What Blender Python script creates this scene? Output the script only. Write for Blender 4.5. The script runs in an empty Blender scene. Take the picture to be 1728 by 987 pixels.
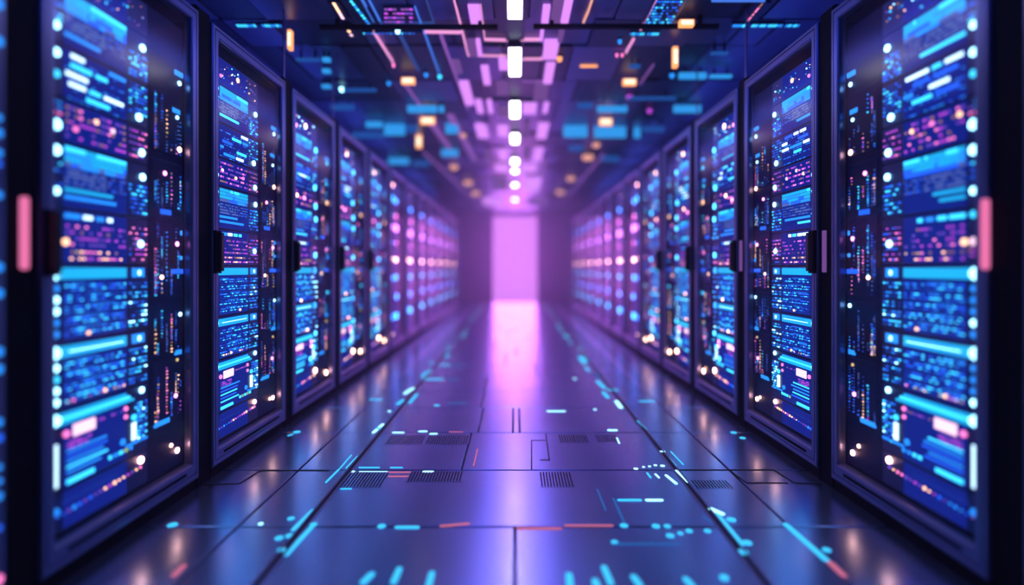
import bpy, math, random
from mathutils import Vector

random.seed(11)
scn = bpy.context.scene
col = scn.collection

# ------------------------------------------------------------------ camera numbers
F = 905.0            # focal length in pixels of a 1728 wide frame
CX, HY = 869.0, 452.0
CH = 0.98            # camera height
HALF = 1.40          # half width of the aisle
PITCH = 0.90         # one rack plus its black post
FIRST = 1.58         # depth of the near edge of the second rack
CEIL = 2.58
TOP = 2.12

def fl(x, y, z=0.0):
    Y = F * (CH - z) / (y - HY)
    return Vector(((x - CX) * Y / F, Y, z))

def cl(x, y, z=CEIL):
    Y = F * (z - CH) / (HY - y)
    return Vector(((x - CX) * Y / F, Y, z))

ORD = ['zeroth', 'first', 'second', 'third', 'fourth', 'fifth', 'sixth', 'seventh', 'eighth', 'ninth', 'tenth',
       'eleventh', 'twelfth', 'thirteenth', 'fourteenth', 'fifteenth', 'sixteenth', 'seventeenth', 'eighteenth',
       'nineteenth', 'twentieth', 'twenty-first', 'twenty-second', 'twenty-third', 'twenty-fourth', 'twenty-fifth',
       'twenty-sixth', 'twenty-seventh', 'twenty-eighth', 'twenty-ninth', 'thirtieth', 'thirty-first', 'thirty-second',
       'thirty-third', 'thirty-fourth', 'thirty-fifth', 'thirty-sixth', 'thirty-seventh', 'thirty-eighth', 'thirty-ninth',
       'fortieth', 'forty-first', 'forty-second', 'forty-third', 'forty-fourth', 'forty-fifth']

# ------------------------------------------------------------------ materials
MATS = {}

def surf(name, colr, rough=0.4, metal=0.0, noise=0.0, spec=0.5, bump=0.0, nscale=6.0, aniso=None):
    m = bpy.data.materials.new(name); m.use_nodes = True
    nt = m.node_tree; b = nt.nodes['Principled BSDF']
    b.inputs['Base Color'].default_value = (*colr, 1)
    b.inputs['Roughness'].default_value = rough
    b.inputs['Metallic'].default_value = metal
    b.inputs['Specular IOR Level'].default_value = spec
    if noise or bump:
        tc = nt.nodes.new('ShaderNodeTexCoord'); nz = nt.nodes.new('ShaderNodeTexNoise')
        nz.inputs['Scale'].default_value = nscale; nz.inputs['Detail'].default_value = 4
        nt.links.new(tc.outputs['Object'], nz.inputs['Vector'])
        if noise:
            mr = nt.nodes.new('ShaderNodeMapRange')
            mr.inputs['To Min'].default_value = max(0.02, rough - noise); mr.inputs['To Max'].default_value = rough + noise
            nt.links.new(nz.outputs['Fac'], mr.inputs['Value']); nt.links.new(mr.outputs['Result'], b.inputs['Roughness'])
        if bump:
            bp = nt.nodes.new('ShaderNodeBump'); bp.inputs['Strength'].default_value = bump; bp.inputs['Distance'].default_value = 0.002
            nt.links.new(nz.outputs['Fac'], bp.inputs['Height']); nt.links.new(bp.outputs['Normal'], b.inputs['Normal'])
    MATS[name] = m
    return m

def emit(name, colr, strength=1.0, sample=False):
    m = bpy.data.materials.new(name); m.use_nodes = True
    nt = m.node_tree; nt.nodes.clear()
    e = nt.nodes.new('ShaderNodeEmission'); o = nt.nodes.new('ShaderNodeOutputMaterial')
    e.inputs['Color'].default_value = (*colr, 1); e.inputs['Strength'].default_value = strength
    nt.links.new(e.outputs[0], o.inputs['Surface'])
    m.cycles.emission_sampling = 'FRONT' if sample else 'NONE'
    MATS[name] = m
    return m

def glass(name):
    m = bpy.data.materials.new(name); m.use_nodes = True
    nt = m.node_tree; nt.nodes.clear()
    t = nt.nodes.new('ShaderNodeBsdfTransparent'); g = nt.nodes.new('ShaderNodeBsdfGlossy')
    fr = nt.nodes.new('ShaderNodeLayerWeight'); fr.inputs['Blend'].default_value = 0.5
    pw = nt.nodes.new('ShaderNodeMath'); pw.operation = 'POWER'; pw.inputs[1].default_value = 4.5
    ma = nt.nodes.new('ShaderNodeMath'); ma.operation = 'MULTIPLY_ADD'; ma.inputs[1].default_value = 0.09; ma.inputs[2].default_value = 0.025; mx = nt.nodes.new('ShaderNodeMixShader'); o = nt.nodes.new('ShaderNodeOutputMaterial')
    t.inputs['Color'].default_value = (0.97, 0.97, 1, 1)
    g.inputs['Roughness'].default_value = 0.16; g.inputs['Color'].default_value = (0.9, 0.85, 1, 1)
    nt.links.new(fr.outputs['Facing'], pw.inputs[0]); nt.links.new(pw.outputs[0], ma.inputs[0])
    nt.links.new(ma.outputs[0], mx.inputs[0]); nt.links.new(t.outputs[0], mx.inputs[1]); nt.links.new(g.outputs[0], mx.inputs[2])
    nt.links.new(mx.outputs[0], o.inputs['Surface'])
    MATS[name] = m

surf('steel', (0.18, 0.19, 0.39), 0.33, 0.65, noise=0.05)
surf('black', (0.003, 0.003, 0.007), 0.55, spec=0.05)
surf('black_gloss', (0.008, 0.008, 0.016), 0.25)
surf('plate_blue', (0.008, 0.014, 0.09), 0.55, spec=0.1)
surf('cavity', (0.02, 0.025, 0.10), 0.5)
surf('chassis', (0.04, 0.05, 0.20), 0.4, 0.3)
surf('chassis_dark', (0.010, 0.014, 0.08), 0.55, 0.0, spec=0.1)
surf('floor_metal', (0.46, 0.57, 0.88), 0.235, 0.92, noise=0.035, nscale=2.5)
surf('seam', (0.008, 0.008, 0.02), 0.6)
surf('ceiling_metal', (0.16, 0.14, 0.34), 0.36, 0.40, noise=0.06)
surf('ceiling_dark', (0.04, 0.04, 0.12), 0.4, 0.3)
surf('wall_paint', (0.06, 0.06, 0.2), 0.55)
surf('end_paint', (0.50, 0.12, 0.62), 0.6)  # doorway glow on the flanking wall put into the paint colour
surf('rod_metal', (0.35, 0.25, 0.45), 0.35, 0.8)
glass('door_glass')

emit('screen', (0.006, 0.018, 0.28), 0.95)  # dim blue glow put in for light spilling from the indicators
emit('screen_grey', (0.10, 0.17, 0.55), 0.95)  # self-lit grey-blue that keeps vent cells and dim marks visible
emit('blue_dim', (0.012, 0.05, 0.42), 1.0)
emit('blue', (0.016, 0.12, 0.95), 1.5)
emit('azure', (0.018, 0.28, 1.0), 1.5)
emit('cyan', (0.04, 0.60, 1.0), 2.2)
emit('teal', (0.015, 0.50, 0.95), 1.15, True)
emit('cyan_white', (0.34, 0.82, 1.0), 5.0)
emit('white_bar', (0.55, 0.85, 1.0), 2.4, True)
emit('pink', (1.0, 0.20, 0.55), 1.9)
emit('pink_label', (1.0, 0.62, 0.80), 1.7)
emit('magenta', (0.55, 0.07, 0.75), 1.3)
emit('violet', (0.22, 0.09, 0.75), 0.9)
emit('amber', (1.0, 0.50, 0.28), 2.8)
emit('amber_dim', (0.55, 0.25, 0.16), 0.8)
emit('gold', (0.9, 0.62, 0.22), 1.0)
emit('lime', (0.5, 0.75, 0.35), 0.8)
emit('rose_bar', (0.95, 0.20, 0.47), 0.95, True)
emit('far_violet', (0.72, 0.20, 0.95), 9.0)
emit('far_amber', (1.0, 0.42, 0.40), 24.0)
emit('far_blue', (0.025, 0.20, 0.95), 14.0)
emit('far_azure', (0.03, 0.40, 1.0), 11.0)
emit('far_pink', (1.0, 0.18, 0.62), 6.0)
emit('hot_cyan', (0.05, 0.46, 1.0), 7.0)
emit('hot_pink', (1.0, 0.25, 0.62), 6.0)
emit('hot_amber', (1.0, 0.48, 0.32), 9.0)
emit('base_amber', (1.0, 0.46, 0.30), 28.0, True)
emit('door_light', (0.74, 0.22, 0.96), 1.32, True)
emit('ceiling_white', (0.92, 0.90, 1.0), 13.0, True)
emit('lavender', (0.62, 0.22, 0.85), 1.4)
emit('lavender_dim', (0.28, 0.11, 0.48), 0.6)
emit('lamp_orange', (1.0, 0.36, 0.13), 1.6, True)
emit('lamp_core', (1.0, 0.78, 0.58), 1.7)
emit('lamp_peach', (1.0, 0.42, 0.33), 1.0)
emit('trace_blue', (0.07, 0.22, 0.95), 0.9)
emit('trace_dim', (0.05, 0.10, 0.45), 0.6)
emit('trace_pink', (0.95, 0.35, 0.75), 1.1)
emit('trace_violet', (0.36, 0.13, 0.62), 0.7)
emit('ceil_cyan', (0.03, 0.34, 0.90), 1.0, True)
emit('ceil_blue', (0.015, 0.10, 0.45), 0.8)
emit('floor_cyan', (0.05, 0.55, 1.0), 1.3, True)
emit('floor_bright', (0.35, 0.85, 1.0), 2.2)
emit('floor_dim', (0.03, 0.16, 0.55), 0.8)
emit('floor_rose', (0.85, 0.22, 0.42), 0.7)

# ------------------------------------------------------------------ mesh builder
class MB:
    def __init__(s):
        s.v, s.f, s.m, s.names = [], [], [], []

    def mi(s, name):
        if name not in s.names: s.names.append(name)
        return s.names.index(name)

    def face(s, idx, mat):
        s.f.append(idx); s.m.append(s.mi(mat))

    def box(s, a0, a1, b0, b1, c0, c1, mat, ch=0.0):
        """a: first axis, b: second, c: third; optional chamfer on the four edges along b at high c"""
        n = len(s.v)
        if ch <= 0:
            for a in (a0, a1):
                for b in (b0, b1):
                    for c in (c0, c1): s.v.append((a, b, c))
            for q in ((0, 1, 3, 2), (4, 6, 7, 5), (0, 4, 5, 1), (2, 3, 7, 6), (0, 2, 6, 4), (1, 5, 7, 3)):
                s.face([n + i for i in q], mat)
        else:
            for (da, db, c) in ((0, 0, c0), (0, 0, c1 - ch), (ch, ch, c1)):
                s.v += [(a0 + da, b0 + db, c), (a1 - da, b0 + db, c), (a1 - da, b1 - db, c), (a0 + da, b1 - db, c)]
            s.face([n + 3, n + 2, n + 1, n], mat); s.face([n + 8, n + 9, n + 10, n + 11], mat)
            for k in (0, 4):
                for i in range(4):
                    j = (i + 1) % 4
                    s.face([n + k + i, n + k + j, n + k + 4 + j, n + k + 4 + i], mat)

    def disc(s, a, b, r, c0, c1, mat, n=12, ry=None):
        """a short button standing along c"""
        ry = ry or r; k = len(s.v)
        for (rr, c) in ((1.0, c0), (1.0, c1 - 0.3 * (c1 - c0)), (0.75, c1)):
            for i in range(n):
                t = 2 * math.pi * i / n
                s.v.append((a + r * rr * math.cos(t), b + ry * rr * math.sin(t), c))
        s.face([k + 2 * n + i for i in range(n)], mat)
        for q in (0, n):
            for i in range(n):
                j = (i + 1) % n
                s.face([k + q + i, k + q + j, k + q + n + j, k + q + n + i], mat)

    def bar(s, p, q, w, h, mat, up=Vector((0, 0, 1)), round_n=0):
        """a capsule or bar from p to q, w wide, h tall, standing on its base side along up"""
        p, q = Vector(p), Vector(q)
        d = (q - p)
        L = d.length
        d = d / L if L > 1e-6 else Vector((0, 1, 0))
        r = d.cross(up).normalized()
        ring = []
        if round_n:
            for i in range(round_n + 1):
                t = math.pi * i / round_n
                ring.append(q + r * (w / 2 * math.cos(t)) + d * (w / 2 * math.sin(t)))
            for i in range(round_n + 1):
                t = math.pi * i / round_n
                ring.append(p - r * (w / 2 * math.cos(t)) - d * (w / 2 * math.sin(t)))
        else:
            ring = [q + r * w / 2, q - r * w / 2, p - r * w / 2, p + r * w / 2]
        n = len(ring); k = len(s.v)
        s.v += [tuple(x) for x in ring]; s.v += [tuple(x + up * h) for x in ring]
        s.face([k + i for i in range(n)][::-1], mat); s.face([k + n + i for i in range(n)], mat)
        for i in range(n):
            j = (i + 1) % n
            s.face([k + i, k + j, k + n + j, k + n + i], mat)

    def rod(s, p, q, r, mat, n=8):
        p, q = Vector(p), Vector(q); d = (q - p).normalized()
        a = d.orthogonal().normalized(); b = d.cross(a); k = len(s.v)
        for c in (p, q):
            for i in range(n):
                t = 2 * math.pi * i / n
                s.v.append(tuple(c + a * r * math.cos(t) + b * r * math.sin(t)))
        for i in range(n):
            j = (i + 1) % n
            s.face([k + i, k + j, k + n + j, k + n + i], mat)
        s.face([k + i for i in range(n)][::-1], mat); s.face([k + n + i for i in range(n)], mat)

    def build(s, name, parent=None, side=None, loc=(0, 0, 0), recalc=True):
        """side None: vertices are x, y, z as given; -1 or 1: (u, v, w) of a rack front in the left or right row"""
        if side is None: vs = s.v
        else: vs = [(-side * w, u, v) for (u, v, w) in s.v]
        me = bpy.data.meshes.new(name)
        me.from_pydata(vs, [], s.f)
        for nm in s.names: me.materials.append(MATS[nm])
        me.polygons.foreach_set('material_index', s.m)
        if recalc:
            import bmesh
            bm = bmesh.new(); bm.from_mesh(me); bmesh.ops.recalc_face_normals(bm, faces=bm.faces); bm.to_mesh(me); bm.free()
        me.update()
        o = bpy.data.objects.new(name, me); col.objects.link(o)
        o.location = loc
        if parent: o.parent = parent
        return o

def ring_frame(mb, u0, u1, v0, v1, profile, mat):
    """mitred frame: profile is a list of (inset_u, inset_top, inset_bottom, w)"""
    k = len(mb.v)
    for (iu, it, ib, w) in profile:
        mb.v += [(u0 + iu, v0 + ib, w), (u1 - iu, v0 + ib, w), (u1 - iu, v1 - it, w), (u0 + iu, v1 - it, w)]
    for q in range(len(profile) - 1):
        for i in range(4):
            j = (i + 1) % 4
            mb.face([k + 4 * q + i, k + 4 * q + j, k + 4 * q + 4 + j, k + 4 * q + 4 + i], mat)

def tag(o, label=None, cat=None, group=None, kind=None):
    if label: o['label'] = label
    if cat: o['category'] = cat
    if group: o['group'] = group
    if kind: o['kind'] = kind
    return o

def empty(name, loc):
    o = bpy.data.objects.new(name, None); col.objects.link(o); o.location = loc
    o.empty_display_size = 0.1
    return o

def copy_tree(o, parent=None):
    c = o.copy(); col.objects.link(c); c.parent = parent
    for ch in list(o.children): copy_tree(ch, c)
    return c

# ------------------------------------------------------------------ room shell
def struct(mb, name, label):
    o = mb.build(name); tag(o, label, None, None, 'structure'); return o

m = MB()
SEAM = 0.0045
rows = [-0.9, -0.3, 0.29, 0.87, 1.45, 2.03, 2.60, 3.19, 3.76, 4.27]
y = 4.27
while y < 15.7:
    y += 0.58; rows.append(y)
rrow = random.Random(5)
for i in range(len(rows) - 1):
    y0, y1 = rows[i], rows[i + 1]
    mid = 0.5 * (y0 + y1)
    if mid < 2.03: xs = [0.0]
    elif mid < 2.6: xs = []
    elif mid < 3.19: xs = [-0.26]
    elif mid < 3.76: xs = [-0.22, -0.012, 0.028]
    elif mid < 4.27: xs = [-0.24]
    else: xs = [[0.012], [-0.25], [0.2], [-0.1]][i % 4]
    edges = [-2.5, -1.75, -1.05, -0.80] + xs + [0.78, 1.04, 1.75, 2.5]
    for a, b in zip(edges[:-1], edges[1:]):
        m.box(a + SEAM, b - SEAM, y0 + SEAM, y1 - SEAM, -0.03, 0.0, 'floor_metal', 0.003)
m.box(-2.5, 2.5, rows[0], rows[-1], -0.06, -0.012, 'seam')
struct(m, 'floor', 'dark blue glossy metal tile floor down the aisle')

m = MB()
m.box(-2.5, 2.5, -1.2, 15.7, CEIL + 0.03, CEIL + 0.08, 'ceiling_dark')
rc = random.Random(3)
# the ceiling's cassette panels, some dropped a little lower than others
ys = -0.6
while ys < 15.4:
    ln = rc.choice([0.42, 0.56, 0.7])
    xs = -2.45
    while xs < 2.4:
        wd = rc.choice([0.22, 0.3, 0.4, 0.55])
        x1 = min(xs + wd, 2.45)
        y1 = min(ys + ln, 15.58)
        m.box(xs + 0.006, x1 - 0.006, ys + 0.006, y1 - 0.006, CEIL + rc.choice([0.0, 0.0, 0.008, 0.016]), CEIL + 0.04,
              rc.choice(['ceiling_metal', 'ceiling_metal', 'ceiling_dark']))
        xs = x1
    ys += ln
struct(m, 'ceiling', 'dark panelled ceiling with glowing inlays over the aisle')

for s, nm in ((-1, 'left'), (1, 'right')):
    m = MB(); m.box(min(s * 2.5, s * 2.6), max(s * 2.5, s * 2.6), -1.2, 15.7, -0.06, CEIL + 0.08, 'wall_paint')
    struct(m, 'wall_' + nm, 'dark blue %s side wall behind the racks' % nm)
m = MB(); m.box(-2.6, 2.6, -1.3, -1.2, -0.06, CEIL + 0.08, 'wall_paint'); struct(m, 'wall_front', 'dark blue wall behind the camera')
YE = 15.55
DW, DH = 0.645, 2.48
m = MB()
m.box(-2.5, -DW, YE, YE + 0.14, 0, CEIL + 0.03, 'end_paint'); m.box(DW, 2.5, YE, YE + 0.14, 0, CEIL + 0.03, 'end_paint')
m.box(-DW, DW, YE, YE + 0.14, DH, CEIL + 0.03, 'end_paint')
struct(m, 'wall_back', 'violet end wall around the glowing doorway')
m = MB(); m.box(-DW, DW, YE + 0.10, YE + 0.12, 0.0, DH, 'door_light')
d = struct(m, 'door_1', 'tall glowing pink-violet doorway at the far end of the aisle')
m = MB()
m.box(-DW - 0.05, -DW, YE - 0.02, YE + 0.0, 0, DH + 0.05, 'end_paint'); m.box(DW, DW + 0.05, YE - 0.02, YE, 0, DH + 0.05, 'end_paint')
m.box(-DW, DW, YE - 0.02, YE, DH, DH + 0.05, 'end_paint')
m.build('door_frame', d)

# metal channel rails let into the floor
for s, x, nm in ((-1, -0.80, 'left'), (1, 0.78, 'right')):
    m = MB()
    m.box(x - 0.016, x - 0.008, 0.3, 15.5, -0.01, 0.003, 'rod_metal'); m.box(x + 0.008, x + 0.016, 0.3, 15.5, -0.01, 0.003, 'rod_metal')
    m.box(x - 0.008, x + 0.008, 0.3, 15.5, -0.01, 0.0005, 'seam')
    struct(m, 'trim_1' if s < 0 else 'trim_2', 'slim metal channel running along the %s side of the floor' % nm)

# haze: thin violet-lit air filling the room
hm = bpy.data.materials.new('haze'); hm.use_nodes = True
nt = hm.node_tree; nt.nodes.clear()
vs = nt.nodes.new('ShaderNodeVolumeScatter'); oo = nt.nodes.new('ShaderNodeOutputMaterial')
vs.inputs['Color'].default_value = (0.85, 0.70, 1, 1)
tcn = nt.nodes.new('ShaderNodeTexCoord'); spx = nt.nodes.new('ShaderNodeSeparateXYZ'); mrn = nt.nodes.new('ShaderNodeMapRange')
mrn.inputs['From Min'].default_value = 3.0; mrn.inputs['From Max'].default_value = 13.0    # thicker towards the far end
mrn.inputs['To Min'].default_value = 0.012; mrn.inputs['To Max'].default_value = 0.075
nt.links.new(tcn.outputs['Object'], spx.inputs[0]); nt.links.new(spx.outputs['Y'], mrn.inputs['Value']); nt.links.new(mrn.outputs['Result'], vs.inputs['Density'])
vs.inputs['Anisotropy'].default_value = 0.35
nt.links.new(vs.outputs[0], oo.inputs['Volume']); MATS['haze'] = hm
m = MB(); m.box(-2.8, 2.8, -1.6, 16.0, -0.3, 2.9, 'haze')
hz = m.build('haze'); tag(hz, 'thin violet haze hanging in the air of the whole aisle', 'haze', None, 'stuff')

# ------------------------------------------------------------------ server racks
def rack_parts(side, root):
    m = MB()
    m.box(0.008, 0.025, 0.05, TOP - 0.02, -0.90, -0.035, 'black'); m.box(0.777, 0.797, 0.05, TOP - 0.02, -0.90, -0.035, 'black')
    m.box(0.02, 0.777, TOP - 0.06, TOP - 0.02, -0.90, -0.035, 'black'); m.box(0.02, 0.777, 0.05, 0.08, -0.90, -0.035, 'black')
    m.box(0.02, 0.777, 0.08, TOP - 0.06, -0.90, -0.88, 'cavity')
    m.build('cabinet_body', root, side)
    m = MB(); m.box(0.799, 0.9055, 0.0, TOP + 0.03, -0.90, -0.012, 'black', 0.006); m.build('side_post', root, side)
    m = MB(); m.box(0.01, 0.795, 0.0, 0.048, -0.88, -0.014, 'black'); m.build('plinth', root, side)
    m = MB()
    T, B = 1.15, 1.60
    pr = [(0, -0.034), (0, -0.006), (0.005, 0), (0.016, 0), (0.0172, -0.005), (0.0205, -0.005), (0.0217, 0), (0.044, 0), (0.048, -0.005), (0.050, -0.011), (0.050, -0.034)]
    ring_frame(m, 0.008, 0.797, 0.05, TOP, [(i, i * T, i * B, w) for (i, w) in pr] + [(0, 0, 0, -0.034)], 'steel')
    fr = m.build('door_frame', root, side)
    m = MB(); m.box(0.10, 0.705, 0.092, 0.104, -0.004, 0.0015, 'black'); m.build('rail_slot', fr, side)
    m = MB(); m.box(0.0585, 0.7465, 0.118, 2.072, -0.017, -0.013, 'door_glass'); m.build('glass_pane', root, side)
    m = MB()
    m.box(0.010, 0.058, 0.955, 1.155, 0.0, 0.012, 'black'); m.box(0.014, 0.040, 0.965, 1.145, 0.012, 0.036, 'black_gloss', 0.004)
    h = m.build('handle', root, side)
    m = MB(); m.box(0.044, 0.052, 0.965, 1.145, 0.0121, 0.024, 'steel', 0.002); m.build('grip', h, side)

def ledrow(m, u0, u1, v, n, lw, lh, cols, rng, keep=0.9, w0=-0.038, w1=-0.0345):
    p = (u1 - u0) / n
    for i in range(n):
        if rng.random() > keep: continue
        c = rng.choice(cols); a = u0 + p * (i + 0.5)
        ww = lw * rng.uniform(0.75, 1.15)
        m.box(a - ww / 2, a + ww / 2, v - lh / 2, v + lh / 2, w0, w1, c)

def grid(m, u0, u1, v0, v1, nu, nv, lw, lh, cols, rng, keep=0.9):
    for j in range(nv):
        ledrow(m, u0, u1, v0 + (v1 - v0) * (j + 0.5) / nv, nu, lw, lh, cols, rng, keep)

C0, C1 = 0.083, 0.122        # near light column
M0, M1 = 0.132, 0.400        # main panel
E0, E1 = 0.415, 0.515        # far light column
BL = ['blue', 'blue', 'azure', 'blue_dim', 'blue_dim', 'cyan']
CY = ['cyan', 'azure', 'azure', 'cyan_white']
PK = ['pink', 'magenta', 'magenta', 'violet', 'violet', 'amber_dim']
AM = ['amber', 'amber_dim', 'amber_dim', 'gold', 'pink']

# top, bottom (m above the floor), name, label words
UNITS = [
    (2.010, 1.880, 'cable_panel', 'top panel sprinkled with small amber and white dots', 'panel'),
    (1.878, 1.692, 'storage_unit', 'storage unit with a cyan panel over grey vents', 'storage unit'),
    (1.690, 1.522, 'blade_unit', 'blade unit with short staggered white-blue bars', 'blade server'),
    (1.520, 1.382, 'switch_unit', 'switch unit dotted with pink and violet lights', 'network switch'),
    (1.380, 1.172, 'array_unit', 'disk array with a cyan panel and grey vent grid', 'disk array'),
    (1.170, 0.992, 'patch_unit', 'patch unit with pink dots over an amber row', 'patch unit'),
    (0.990, 0.742, 'server_unit', 'server unit with a solid teal bar at handle height', 'server unit'),
    (0.740, 0.532, 'compute_unit', 'compute unit with a cyan bar over blue light rows', 'compute unit'),
    (0.530, 0.272, 'control_unit', 'control unit with a bright pink label under a cyan bar', 'control unit'),
    (0.270, 0.142, 'base_panel', 'base panel with a line of small pink and amber dots', 'panel'),
]

def unit_content(kind, H, lod, rng):
    """{part name: [mesh builders]}; v runs from 0 to H, bigger and fewer lights at higher lod"""
    P = {}
    def part(n):
        b = MB(); P.setdefault(n, []).append(b); return b
    S = [1.0, 1.6, 2.6][lod]
    def n(k): return max(1, int(round(k / S)))
    g = part('indicator_dot_pattern')
    def status(u, v, r, c):
        r = r * [1, 1.4, 2.1][lod]
        if lod: c = {'cyan_white': 'hot_cyan', 'cyan': 'hot_cyan', 'azure': 'hot_cyan', 'pink': 'hot_pink', 'pink_label': 'hot_pink', 'amber': 'hot_amber'}.get(c, c)
        part('status_light').disc(u, v, r, -0.039, -0.032, c)
    def lbar(u0, u1, v, h, c):
        part('light_bar').box(u0, u1, v - h / 2, v + h / 2, -0.039, -0.032, c, 0.002)
    lw, lh = 0.0085 * S, 0.0062 * S
    if kind == 0:
        for i in range(n(34)):
            u, v = rng.uniform(0.10, 0.50), rng.uniform(0.02, H - 0.02)
            r = rng.uniform(0.0015, 0.004) * S
            part('light_dot').disc(u, v, r, -0.038, -0.034, rng.choice(['amber', 'cyan', 'cyan_white', 'azure', 'amber_dim', 'violet']), 8)
        status(0.30, H * 0.55, 0.013, 'amber'); status(0.14, H * 0.3, 0.009, 'pink')
    elif kind in (1, 4):
        ht = 0.068
        pb = part('light_panel')
        for r in range(4):
            u = M0; hh = H - 0.010 - 0.0165 * r
            while u < M1 - 0.008:
                L = rng.choice([0.012, 0.024, 0.05, 0.08]); u1 = min(u + L, M1)
                pb.box(u, u1 - 0.0015, hh - 0.0135, hh, -0.038, -0.0335, rng.choice([['teal', 'teal', 'cyan'], ['teal', 'azure'], ['teal', 'azure', 'blue'], ['azure', 'blue', 'screen_grey']][r]))
                u = u1
        ledrow(g, M0, M1, H - ht + 0.003, n(16), lw, lh, CY, rng)
        gb = part('vent_grille')
        grid(gb, M0, M0 + 0.17, H - 0.135, H - ht - 0.012, 14, 4, 0.009, 0.008, ['screen_grey', 'screen_grey', 'blue_dim'], rng, 0.97)  # vents are no lamps; their brightness is emitted by the material
        grid(g, M0 + 0.18, M1, H - 0.135, H - ht - 0.012, n(9), n(4), lw * 0.8, lh * 0.8, ['blue_dim', 'blue', 'screen_grey'], rng, 0.7)
        yy = H - 0.148
        while yy > 0.02:
            lbar(M0, M0 + rng.uniform(0.10, 0.25), yy, 0.011, rng.choice(['azure', 'cyan', 'teal'])); yy -= 0.024
        status(0.100, H - 0.03, 0.016, 'cyan_white'); status(0.100, 0.05, 0.012, 'cyan_white')
        status(0.490, H - 0.05, 0.014, 'cyan_white')
        grid(g, E0, E1, 0.01, H - 0.08, n(7), n(7), lw, lh * 1.2, BL, rng, 0.85)
        grid(g, C0, C1, 0.06, H - 0.06, n(3), n(4), lw, lh, BL, rng, 0.8)
    elif kind == 2:
        yy = H - 0.022
        for r in range(5):
            u = M0 + rng.uniform(0, 0.04)
            while u < M1 - 0.03:
                L = rng.uniform(0.02, 0.11)
                if rng.random() < 0.72 and len(P.get('light_bar', [])) < 9:
                    lbar(u, min(u + L, M1), yy, 0.013, rng.choice(['white_bar', 'cyan', 'azure', 'blue']))
                u += L + 0.02
            ledrow(g, M0, M1, yy - 0.015, n(22), lw * 0.8, lh * 0.6, ['blue_dim', 'blue', 'azure'], rng, 0.7)
            yy -= 0.031
        status(0.100, H * 0.8, 0.013, 'cyan_white'); status(0.100, H * 0.4, 0.012, 'cyan'); status(0.47, H * 0.2, 0.015, 'cyan_white')
        grid(g, E0, E1, 0.04, H - 0.01, n(6), n(8), lw, lh, BL, rng, 0.85)
    elif kind == 3:
        grid(g, M0, M1, 0.012, H - 0.012, n(15), n(5), lw * 1.2, lh * 1.3, PK, rng, 0.62)
        for i in range(3 if lod == 0 else 2):
            status(M0 + 0.02 + 0.09 * i + rng.uniform(0, 0.04), H * rng.uniform(0.3, 0.75), 0.009, rng.choice(['amber', 'pink', 'pink_label']))
        status(0.100, H * 0.35, 0.017, 'cyan_white'); status(0.485, H * 0.3, 0.015, 'cyan_white')
        grid(g, E0, E1, 0.01, H - 0.01, n(6), n(5), lw, lh, PK, rng, 0.8)
        grid(g, C0, C1, H * 0.55, H - 0.01, n(2), n(3), lw, lh, ['pink', 'violet', 'azure'], rng, 0.9)
    elif kind == 5:
        for (a, b) in ((0, 0.06), (0.075, 0.11), (0.13, 0.16), (0.18, 0.20)):
            lbar(M0 + a, M0 + b, H - 0.022, 0.015, rng.choice(['cyan', 'white_bar', 'azure']))
        grid(g, M0, M1, 0.055, H - 0.045, n(14), n(4), lw * 1.1, lh * 1.2, PK, rng, 0.6)
        ledrow(g, M0, M1, 0.04, n(14), lw, lh * 1.2, AM, rng, 0.75)
        ledrow(g, M0, M1, 0.018, n(16), lw, lh * 1.1, ['pink', 'amber', 'magenta'], rng, 0.7)
        status(0.100, H * 0.40, 0.013, 'pink_label'); status(0.135, H * 0.40, 0.012, 'amber'); status(0.48, H * 0.45, 0.014, 'cyan_white')
        status(0.100, H - 0.022, 0.011, 'cyan')
        grid(g, E0, E1, 0.01, H - 0.03, n(6), n(7), lw, lh, ['magenta', 'violet', 'pink', 'blue'], rng, 0.75)
        grid(g, C0, C1, 0.02, H * 0.3, n(3), n(2), lw, lh, PK, rng)
    elif kind in (6, 7):
        lbar(C0 + 0.012, M1, H - 0.028, 0.036, 'teal')
        if kind == 7:
            for q in range(3): g.box(C0 + 0.03 + 0.03 * q, M1 - 0.02 * q, H - 0.040 + 0.010 * q, H - 0.0375 + 0.010 * q, -0.0392, -0.0314, ['azure', 'cyan_white', 'blue'][q])
        status(0.098, H - 0.028, 0.020, 'cyan_white')
        lbar(E0 + 0.02, E1 - 0.02, H - 0.028, 0.034, 'azure')
        status(0.465, H - 0.028, 0.014, 'cyan_white')
        nr = 5 if kind == 6 else 4
        for r in range(nr):
            vv = H - 0.075 - 0.036 * r
            ledrow(g, M0, M1, vv + 0.007, n(22), lw, lh, BL, rng, 0.92)
            ledrow(g, M0, M1, vv - 0.005, n(22), lw, lh * 0.8, BL + ['cyan'], rng, 0.85)
            g.box(M0, M1, vv - 0.0165, vv - 0.0135, -0.038, -0.035, 'blue_dim')
            u0 = rng.uniform(M0, M0 + 0.1); g.box(u0, u0 + rng.uniform(0.05, 0.14), vv + 0.0125, vv + 0.0145, -0.038, -0.035, 'azure')
            grid(g, E0, E1, vv - 0.014, vv + 0.014, n(6), n(2), lw, lh, CY + BL, rng, 0.85)
            if r % (lod + 1) == 0: status(0.098, vv, 0.0115, rng.choice(['cyan_white', 'cyan', 'azure']))
        if kind == 7:
            ledrow(g, M0, M1, 0.018, n(12), lw, lh * 1.2, AM, rng, 0.6)
        status(rng.uniform(0.2, 0.35), 0.02, 0.007, 'amber')
    elif kind == 8:
        for r in range(3):
            lbar(C0 + 0.012, M1 + 0.02 * r, H - 0.018 - 0.013 * r, 0.010, ['teal', 'cyan', 'teal'][r])
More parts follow.
